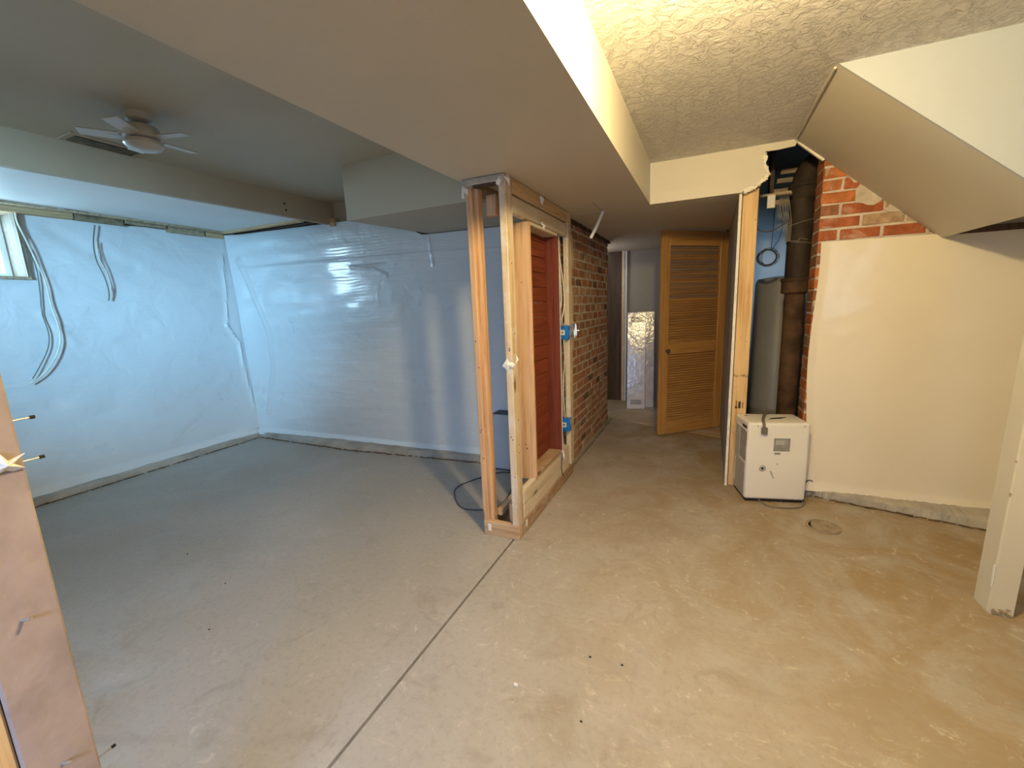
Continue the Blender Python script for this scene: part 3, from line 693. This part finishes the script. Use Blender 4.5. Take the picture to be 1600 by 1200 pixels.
# paper / gypsum remnants on the frame
obj('corner_bead', B(-1.215, -.965, 2.088, 2.100, 1.995, 2.028, bev=.004), METAL, pf)['label'] = 'silvery metal corner bead along the top'
def shred(c, R_, nrm='y', seed=1, parent=pf, mat=PAPER, th=.003, name='torn_paper', asp=1.0):
    random.seed(seed); pts = []
    for k in range(11):
        a = 2*math.pi*k/11; q = R_*random.choice((random.uniform(.25, .6), random.uniform(.8, 1.35)))
        du, dv, dw = q*math.cos(a), q*asp*math.sin(a), random.uniform(-.004, .004)
        pts.append((c[0]+du, c[1]+dw, c[2]+dv) if nrm == 'y' else (c[0]+dw, c[1]+du, c[2]+dv))
    t = MB(); ce = t.b.verts.new(Vector(c)+(Vector((0, -.012, 0)) if nrm == 'y' else Vector((.012, 0, 0)))); vs = [t.b.verts.new(p) for p in pts]
    off = Vector((0, th, 0)) if nrm == 'y' else Vector((-th, 0, 0))
    bk = [t.b.verts.new(Vector(p)+off) for p in pts]
    for i in range(11):
        t.b.faces.new((ce, vs[i], vs[(i+1) % 11])); t.b.faces.new((vs[i], bk[i], bk[(i+1) % 11], vs[(i+1) % 11]))
    t.b.faces.new(bk[::-1]); return obj(name, t, mat, parent)
shred((-.99, 2.095, 2.005), .028, 'y', 1); shred((-.958, 2.12, 2.0), .026, 'x', 2); shred((-1.205, 2.095, 1.98), .022, 'y', 3, asp=2.0)
shred((-.955, 2.62, 2.0), .035, 'x', 4, asp=.7); shred((-.950, 2.62, 1.845), .035, 'x', 5, asp=.7)
shred((-.985, 2.095, 1.05), .032, 'y', 6, asp=.9); shred((-.952, 2.93, .25), .022, 'x', 7, asp=2.2); shred((-.958, 2.15, 1.07), .012, 'x', 9, asp=2)
obj('tag', B(-1.165, -1.145, 2.0975, 2.10, .03, .075), PAPER, pf); obj('tag', B(-.9602, -.958, 2.20, 2.225, .04, .08), PAPER, pf)
t = MB().tube([(-.957, 2.92, .26), (-.957, 2.905, .18), (-.957, 2.91, .12), (-.957, 2.94, .075)], .0035, 6); tag(obj('wire', t, CORDB), 'dark wire drooping over the lower rail of the stud frame', 'wire')

# electrical boxes and cables
def ebox(y0, z0, label):
    e = empty('outlet_box', (-.975, y0+.03, z0), label, 'electrical box')
    t = MB().box(-1.034, -.957, y0, y0+.045, z0, z0+.105, bev=.003); obj('housing', t, BLUE, e)
    obj('sticker', B(-1.020, -.983, y0-.0012, y0+.001, z0+.035, z0+.072), WHITE, e); obj('sticker_mark', B(-1.011, -.992, y0-.002, y0+.001, z0+.045, z0+.062), LABELG, e)
    obj('lug', B(-1.0, -.985, y0+.01, y0+.03, z0+.100, z0+.115), METAL, e)
    return e
e = ebox(3.12, 1.10, 'blue outlet box at chest height on the stud by the brick')
random.seed(3); t = MB()
for k in range(10): t.box(-.955, -.935+random.uniform(-.01, .018), 3.16+k*.014, 3.172+k*.014, 1.10+random.uniform(0, .05), 1.15+random.uniform(0, .06), jit=.008)
obj('bracket', t, METAL, e)['label'] = 'crumpled shiny metal bracket'
e = ebox(3.12, .375, 'blue outlet box low on the stud by the brick'); obj('bracket', B(-.956, -.95, 3.14, 3.17, .41, .47, jit=.004), METAL, e)
t = MB().tube([(-.99, 2.99, 1.84), (-.975, 3.00, 1.7), (-.965, 3.05, 1.5), (-.965, 3.06, 1.35), (-.975, 3.03, 1.25), (-.985, 3.11, 1.205)], .0045, 6)
tag(obj('cable', t, CORDW), 'white cable bowing out above the upper blue box', 'cable')
t = MB().tube([(-.985, 3.01, 1.84), (-.985, 3.03, 1.6), (-.975, 3.035, 1.4), (-.995, 3.03, 1.30), (-1.005, 3.12, 1.205)], .004, 6)
tag(obj('cable', t, CORDW), 'straighter white cable running down to the upper blue box', 'cable')
t = MB().tube([(-.995, 3.13, 1.10), (-.985, 3.11, .95), (-.995, 3.10, .7), (-.995, 3.13, .485)], .004, 6)
tag(obj('cable', t, CORDW), 'yellowish cable between the two blue boxes', 'cable')

# white stub hanging from corridor ceiling
e = obj('hanging_tube', MB().tube([(-.735, 3.32, 2.03), (-.78, 3.31, 1.93), (-.825, 3.30, 1.845)], .012, 10, 3), WHITE); tag(e, 'short white plastic tube dangling from the low ceiling', 'tube')

# ------------------------------------------------------------------ dehumidifier
dw, dd, dh = .373, .255, .55
dz = empty('dehumidifier', (.420, 3.262, 0), 'cream dehumidifier with side grille standing against the cream wall', 'dehumidifier')
dz.rotation_euler = (0, 0, math.radians(13.8))
X0, X1, Y0, Y1 = -dw/2, dw/2, -dd/2, dd/2
def dobj(name, mb, mat): return lobj(name, mb, mat, dz)
t = MB().box(X0, X1, Y0, Y1, .018, dh, bev=.022, seg=4); t.smooth = True; dobj('housing', t, DEHU)
dobj('base', B(X0+.012, X1-.012, Y0+.012, Y1-.012, 0, .03), DARK)
fu = lambda q: X0+q*dw; fz = lambda q: dh-q*dh
dobj('rating_label', B(fu(.43), fu(.69), Y0-.0012, Y0+.002, fz(.345), fz(.185)), LABELG)['label'] = 'grey rating label'
dobj('label_mark', B(fu(.46), fu(.60), Y0-.0018, Y0+.002, fz(.265), fz(.21)), DEHU2)
dobj('small_sticker', B(fu(.45), fu(.545), Y0-.0012, Y0+.002, fz(.388), fz(.362)), LABELG)
dobj('drain_port', MB().lathe([(.022, .004), (.022, -.003), (.017, -.006), (.010, -.003), (.009, .002)], (fu(.27), Y0, fz(.565)), 24, 'y'), DEHU2)
dobj('drain_hole', MB().lathe([(.007, .002), (.007, -.0065)], (fu(.27), Y0, fz(.565)), 12, 'y'), DARK)
t = MB().prism([(fu(.39), Y0-.001, fz(.60)), (fu(.42), Y0-.001, fz(.595)), (fu(.475), Y0-.001, fz(.685)), (fu(.455), Y0-.001, fz(.695))], (0, .002, 0)); dobj('scuff', t, DEHU2)
for a, c in ((.16, .03), (.9, .03), (.51, .5), (.43, .985), (.66, .985)): dobj('screw_hole', MB().lathe([(.0035, .002), (.0035, -.0012)], (fu(a), Y0, fz(c)-.004), 8, 'y'), DARK)
dobj('badge', MB().lathe([(.012, .002), (.012, -.001)], (fu(.84), Y0, fz(.93)), 20, 'y'), DEHU)
# side grille on the -X face
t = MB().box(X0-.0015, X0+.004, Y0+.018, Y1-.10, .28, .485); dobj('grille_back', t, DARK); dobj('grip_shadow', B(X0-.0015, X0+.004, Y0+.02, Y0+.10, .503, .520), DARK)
t = MB()
for k in range(15): t.box(X0-.0025, X0+.001, Y0+.018, Y1-.10, .285+k*.0136, .2905+k*.0136)
dobj('grille', t, DEHU)['kind'] = 'stuff'
dobj('filter_panel', B(X0-.005, X0+.002, Y1-.12, Y1-.035, .27, .495, bev=.002), DEHU2)
dobj('grip_lip', B(X0-.004, X0+.01, Y0+.022, Y1-.05, .487, .501, bev=.002), DEHU)
dobj('tank_panel', B(X0-.002, X0+.002, Y0+.02, Y1-.02, .04, .262, bev=.001), DEHU2)
dobj('side_sticker', B(X0-.003, X0, Y1-.05, Y1-.035, .07, .25), PAPER)
# top recess
t = MB().prism([(-.03, -.03, dh+.0008), (.05, -.015, dh+.0008), (.10, .02, dh+.0008), (.06, .015, dh+.0008), (0, 0, dh+.0008)], (0, 0, .0015)); dobj('top_mark', t, DARK)
dobj('top_slot', B(-.15, -.13, .06, .07, dh-.002, dh+.001), DARK)
t = MB().tube([(.02, Y1+.01, .50), (.02, Y1+.004, dh+.006), (-.015, .08, dh+.010), (-.05, .0, dh+.009), (-.08, -.07, dh+.009), (-.095, Y0-.006, dh-.004), (-.093, Y0-.010, dh-.03)], .0095, 8)
dobj('cord', t, CORD); t = MB().box(-.111, -.075, Y0-.026, Y0-.004, dh-.070, dh-.026, bev=.007, seg=2); t.smooth = True; dobj('plug', t, CORD)
for x in (-.100, -.084): dobj('prong', B(x-.001, x+.001, Y0-.018, Y0-.010, dh-.078, dh-.060), METAL)
def drp(x, y, z): # local->world on dehumidifier
    a = math.radians(13.8); return (.420+x*math.cos(a)-y*math.sin(a), 3.262+x*math.sin(a)+y*math.cos(a), z)
t = MB().tube([drp(-.10, Y0-.004, .030), drp(-.09, Y0-.02, .012), drp(-.05, Y0-.07, .005), drp(.03, Y0-.085, .005), drp(.12, Y0-.07, .005), drp(.17, Y0-.02, .005), drp(.20, Y0+.03, .006), drp(.22, .0, .05), drp(.25, .0, .11), drp(.29, .01, .10), drp(.30, .0, .05), drp(.26, -.02, .012), drp(.21, -.01, .02), drp(.20, .02, .08), drp(.24, .03, .125), drp(.285, .03, .11)], .0042, 7)
tag(obj('power_cord', t, CORD), 'grey cord looping on the floor around the cream dehumidifier', 'cord')

# grey appliance behind the frame
e = empty('space_heater', (-1.50, 3.11, 0), 'pale grey boxy heater standing behind the stud frame', 'heater')
t = MB().box(-1.625, -1.30, 3.065, 3.22, .01, .485, bev=.012, seg=3); t.smooth = True; obj('housing', t, plain('heater_grey', (.50, .52, .55), .4, .04), e)
obj('base', B(-1.61, -1.31, 3.08, 3.21, 0, .02), DARK, e); obj('top_grille', B(-1.61, -1.31, 3.08, 3.20, .484, .492), CORDB, e)
t = MB().tube([(-1.33, 3.06, .015), (-1.456, 3.03, .006), (-1.565, 2.967, .006), (-1.712, 2.67, .006), (-1.66, 2.50, .006), (-1.50, 2.34, .006), (-1.35, 2.364, .006), (-1.275, 2.443, .006), (-1.26, 2.6, .03), (-1.28, 2.8, .12), (-1.31, 2.95, .25), (-1.295, 3.05, .36)], .0042, 7)
tag(obj('power_cord', t, CORDB), 'dark cord looped on floor behind the stud frame', 'cord')

# ------------------------------------------------------------------ post near right
po = obj('post', MB().prism([(1.130, 2.385, 0), (1.132, 2.292, 0), (1.136, 2.284, 0), (1.205, 2.274, 0), (1.225, 2.38, 0)], (.02, 0, 1.652)), PAINT)
tag(po, 'chipped cream painted post carrying the stair soffit', 'post')
random.seed(31); t = MB()
for k in range(12):
    z = random.choice([random.uniform(0, .03), random.uniform(0, .02), random.uniform(.4, 1.1)]); q = random.uniform(.002, .006); sh = z*.02/1.652
    if z > .3: t.box(1.131+sh-q*.5, 1.135+sh+q*.4, 2.288-q, 2.291, z-q*2, z+q*2, jit=.002)
    else:
        x = random.uniform(1.14, 1.2); t.box(x-q*1.5, x+q*1.5, 2.272, 2.2835, z, z+q*1.2, jit=.001)
obj('chips', t, OLDW, po)['kind'] = 'stuff'
t = MB(); t.box(1.1305, 1.1335, 2.286, 2.294, .12, .22, jit=.001); obj('paint_drip', t, WHITE, po)

# drain cover
e = empty('floor_drain', (.672, 2.875, 0), 'round worn iron cleanout cover set in the floor near the dehumidifier', 'drain')
obj('ring', MB().lathe([(.088, 0), (.088, .006), (.078, .008), (.074, .004), (.074, 0)], (.672, 2.875, 0), 32), DRN, e)
obj('cover', MB().lathe([(.072, 0), (.072, .010), (.066, .013), (.045, .011), (.018, .011), (.015, .017), (.001, .018)], (.680, 2.872, 0), 32), DRN, e)
# floor bits
def bit(x, y, r_, mat, label, seed, cat='debris', grp=None):
    random.seed(seed); t = MB().box(-r_, r_, -r_*.7, r_*.7, 0, r_, bev=r_*.3, jit=r_*.2)
    for v in t.b.verts: v.co.x += x; v.co.y += y; v.co.z = max(0, v.co.z)
    return tag(obj('chip', t, mat), label, cat, grp)
import os
def floor_pt(px, py):
    v = r*(px-800)-u*(py-600)+d*665.6; k = -CH/v.z; return v.x*k, v.y*k
x, y = floor_pt(806, 1071); bit(x, y, .007, WHITE, 'white pebble sized chip on the open floor', 1)
for i, (a, c, lb) in enumerate(((908, 1128, 'dark crumb near the lower edge of the open floor'), (972, 1040, 'dark crumb right of the white chip'), (922, 1027, 'dark crumb beyond the white chip'), (352, 912, 'dark crumb on the grey floor, middle of three'), (293, 866, 'dark crumb on the grey floor nearest the left wall'), (327, 984, 'dark crumb on the grey floor nearest the camera'))):
    x, y = floor_pt(a, c); bit(x, y, .0042, DARK, lb, i+2)

# ------------------------------------------------------------------ near stud at the left of the view
e = empty('near_stud', (-1.02, .2, 0), 'smeared pinkish stud close to the camera at the left edge', 'stud')
obj('face', B(-1.040, -1.0, .182, .268, 0, 2.03, bev=.003), NEARP, e)
obj('backing', B(-1.045, -1.008, .09, .181, 0, 2.03, bev=.003), PINE_NEW, e)
def nearpt(px, py, X=-.998):
    v = r*(px-800)-u*(py-600)+d*665.6; k = X/v.x; return Vector((X, v.y*k, CH+v.z*k))
p = nearpt(8, 727); shred(tuple(p), .022, 'x', 41, e, PAPER, .003, 'torn_paper', .8)
for a, c, ln in ((35, 969, .012), (98, 1192, .010)):
    p = nearpt(a, c, -1.0); obj('screw', MB().tube([p, p+Vector((.016, .006, .003))], .0028, 8, 0), METAL, e)
for a, c in ((16, 660), (42, 722), (158, 1187)):
    p = nearpt(a-8, c, -1.02); p.y = .262; obj('nail', MB().tube([p, p+Vector((0, .030, .001))], .0016, 8, 0), METAL, e)
    obj('nail_tip', MB().lathe([(.003, 0), (.003, .006)], p+Vector((0, .030, .001)), 8, 'y'), DARK, e)

# ------------------------------------------------------------------ left room ceiling fan and vent
fx_, fy_ = -2.70, 1.41
e = empty('ceiling_fan', (fx_, fy_, 2.16), 'small white ceiling fan with round light under the dim ceiling', 'ceiling fan')
obj('canopy', MB().lathe([(.065, 0), (.06, -.03), (.02, -.045)], (fx_, fy_, 2.407), 28), FANW, e)
obj('rod', MB().lathe([(.013, 0), (.013, -.06)], (fx_, fy_, 2.37), 12), DARKW, e)
obj('motor', MB().lathe([(.03, .0), (.07, -.012), (.082, -.035), (.082, -.065), (.06, -.08)], (fx_, fy_, 2.36), 28), FANW, e)
obj('light_dome', MB().lathe([(.06, 0), (.082, -.008), (.084, -.025), (.07, -.042), (.035, -.052), (.002, -.055)], (fx_, fy_, 2.285), 28), FANW, e)
for k in range(5):
    a = math.radians(18+72*k); R_ = Matrix.Translation((fx_, fy_, 2.295)) @ Matrix.Rotation(a, 4, 'Z') @ Matrix.Rotation(math.radians(9), 4, 'X')
    bl = obj('blade', MB().box(.09, .25, -.035, .035, -.003, .003, bev=.002, R=R_), FANW, e)
    obj('blade_arm', MB().box(.05, .14, -.012, .012, -.004, .002, R=R_), FANW, bl)
e = empty('ceiling_vent', (-3.30, 1.52, 2.39), 'grimy long ceiling register between fan and fascia board', 'vent')
obj('frame', B(-3.40, -3.23, 1.34, 1.70, 2.399, 2.406, bev=.002), BEAMW, e)
obj('opening', B(-3.37, -3.26, 1.37, 1.67, 2.396, 2.400), DARK, e)
for k in range(4): obj('slat', B(-3.362+k*.027, -3.345+k*.027, 1.37, 1.67, 2.392, 2.396), DUST, e)

# loose cables on left plastic
def onx(px, py, X=-4.655): return nearpt(px, py, X)
pts = [onx(*q) for q in ((22, 318), (24, 335), (28, 350), (42, 378), (58, 412), (70, 438), (80, 478), (92, 512), (94, 535), (86, 560), (68, 585), (46, 600))]
tag(obj('cable', MB().tube(pts, .006, 7, 3), CORDW), 'long white cable hanging beside the small window', 'cable')
pts = [onx(*q) for q in ((20, 322), (30, 365), (55, 410), (63, 450), (67, 490), (77, 520), (76, 545), (62, 575), (52, 592))]
tag(obj('cable', MB().tube([p+Vector((-.012, 0, 0)) for p in pts], .004, 6, 3), CORD), 'thin grey strand standing in for the shadow of the long white cable', 'cable')  # grey tube drawn as the shadow beside the white cable
pts = [onx(*q) for q in ((148, 352), (146, 378), (150, 405), (163, 432), (170, 455), (170, 470))]
tag(obj('cable', MB().tube(pts, .005, 6, 4), CORD), 'short dark cable dangling mid way along the blue sheet', 'cable')
pts = [onx(*q) for q in ((151, 378), (153, 400), (166, 425), (173, 448), (171, 468))]
tag(obj('cable', MB().tube(pts, .004, 6, 4), CORDW), 'pale twin of the short dangling cable', 'cable')
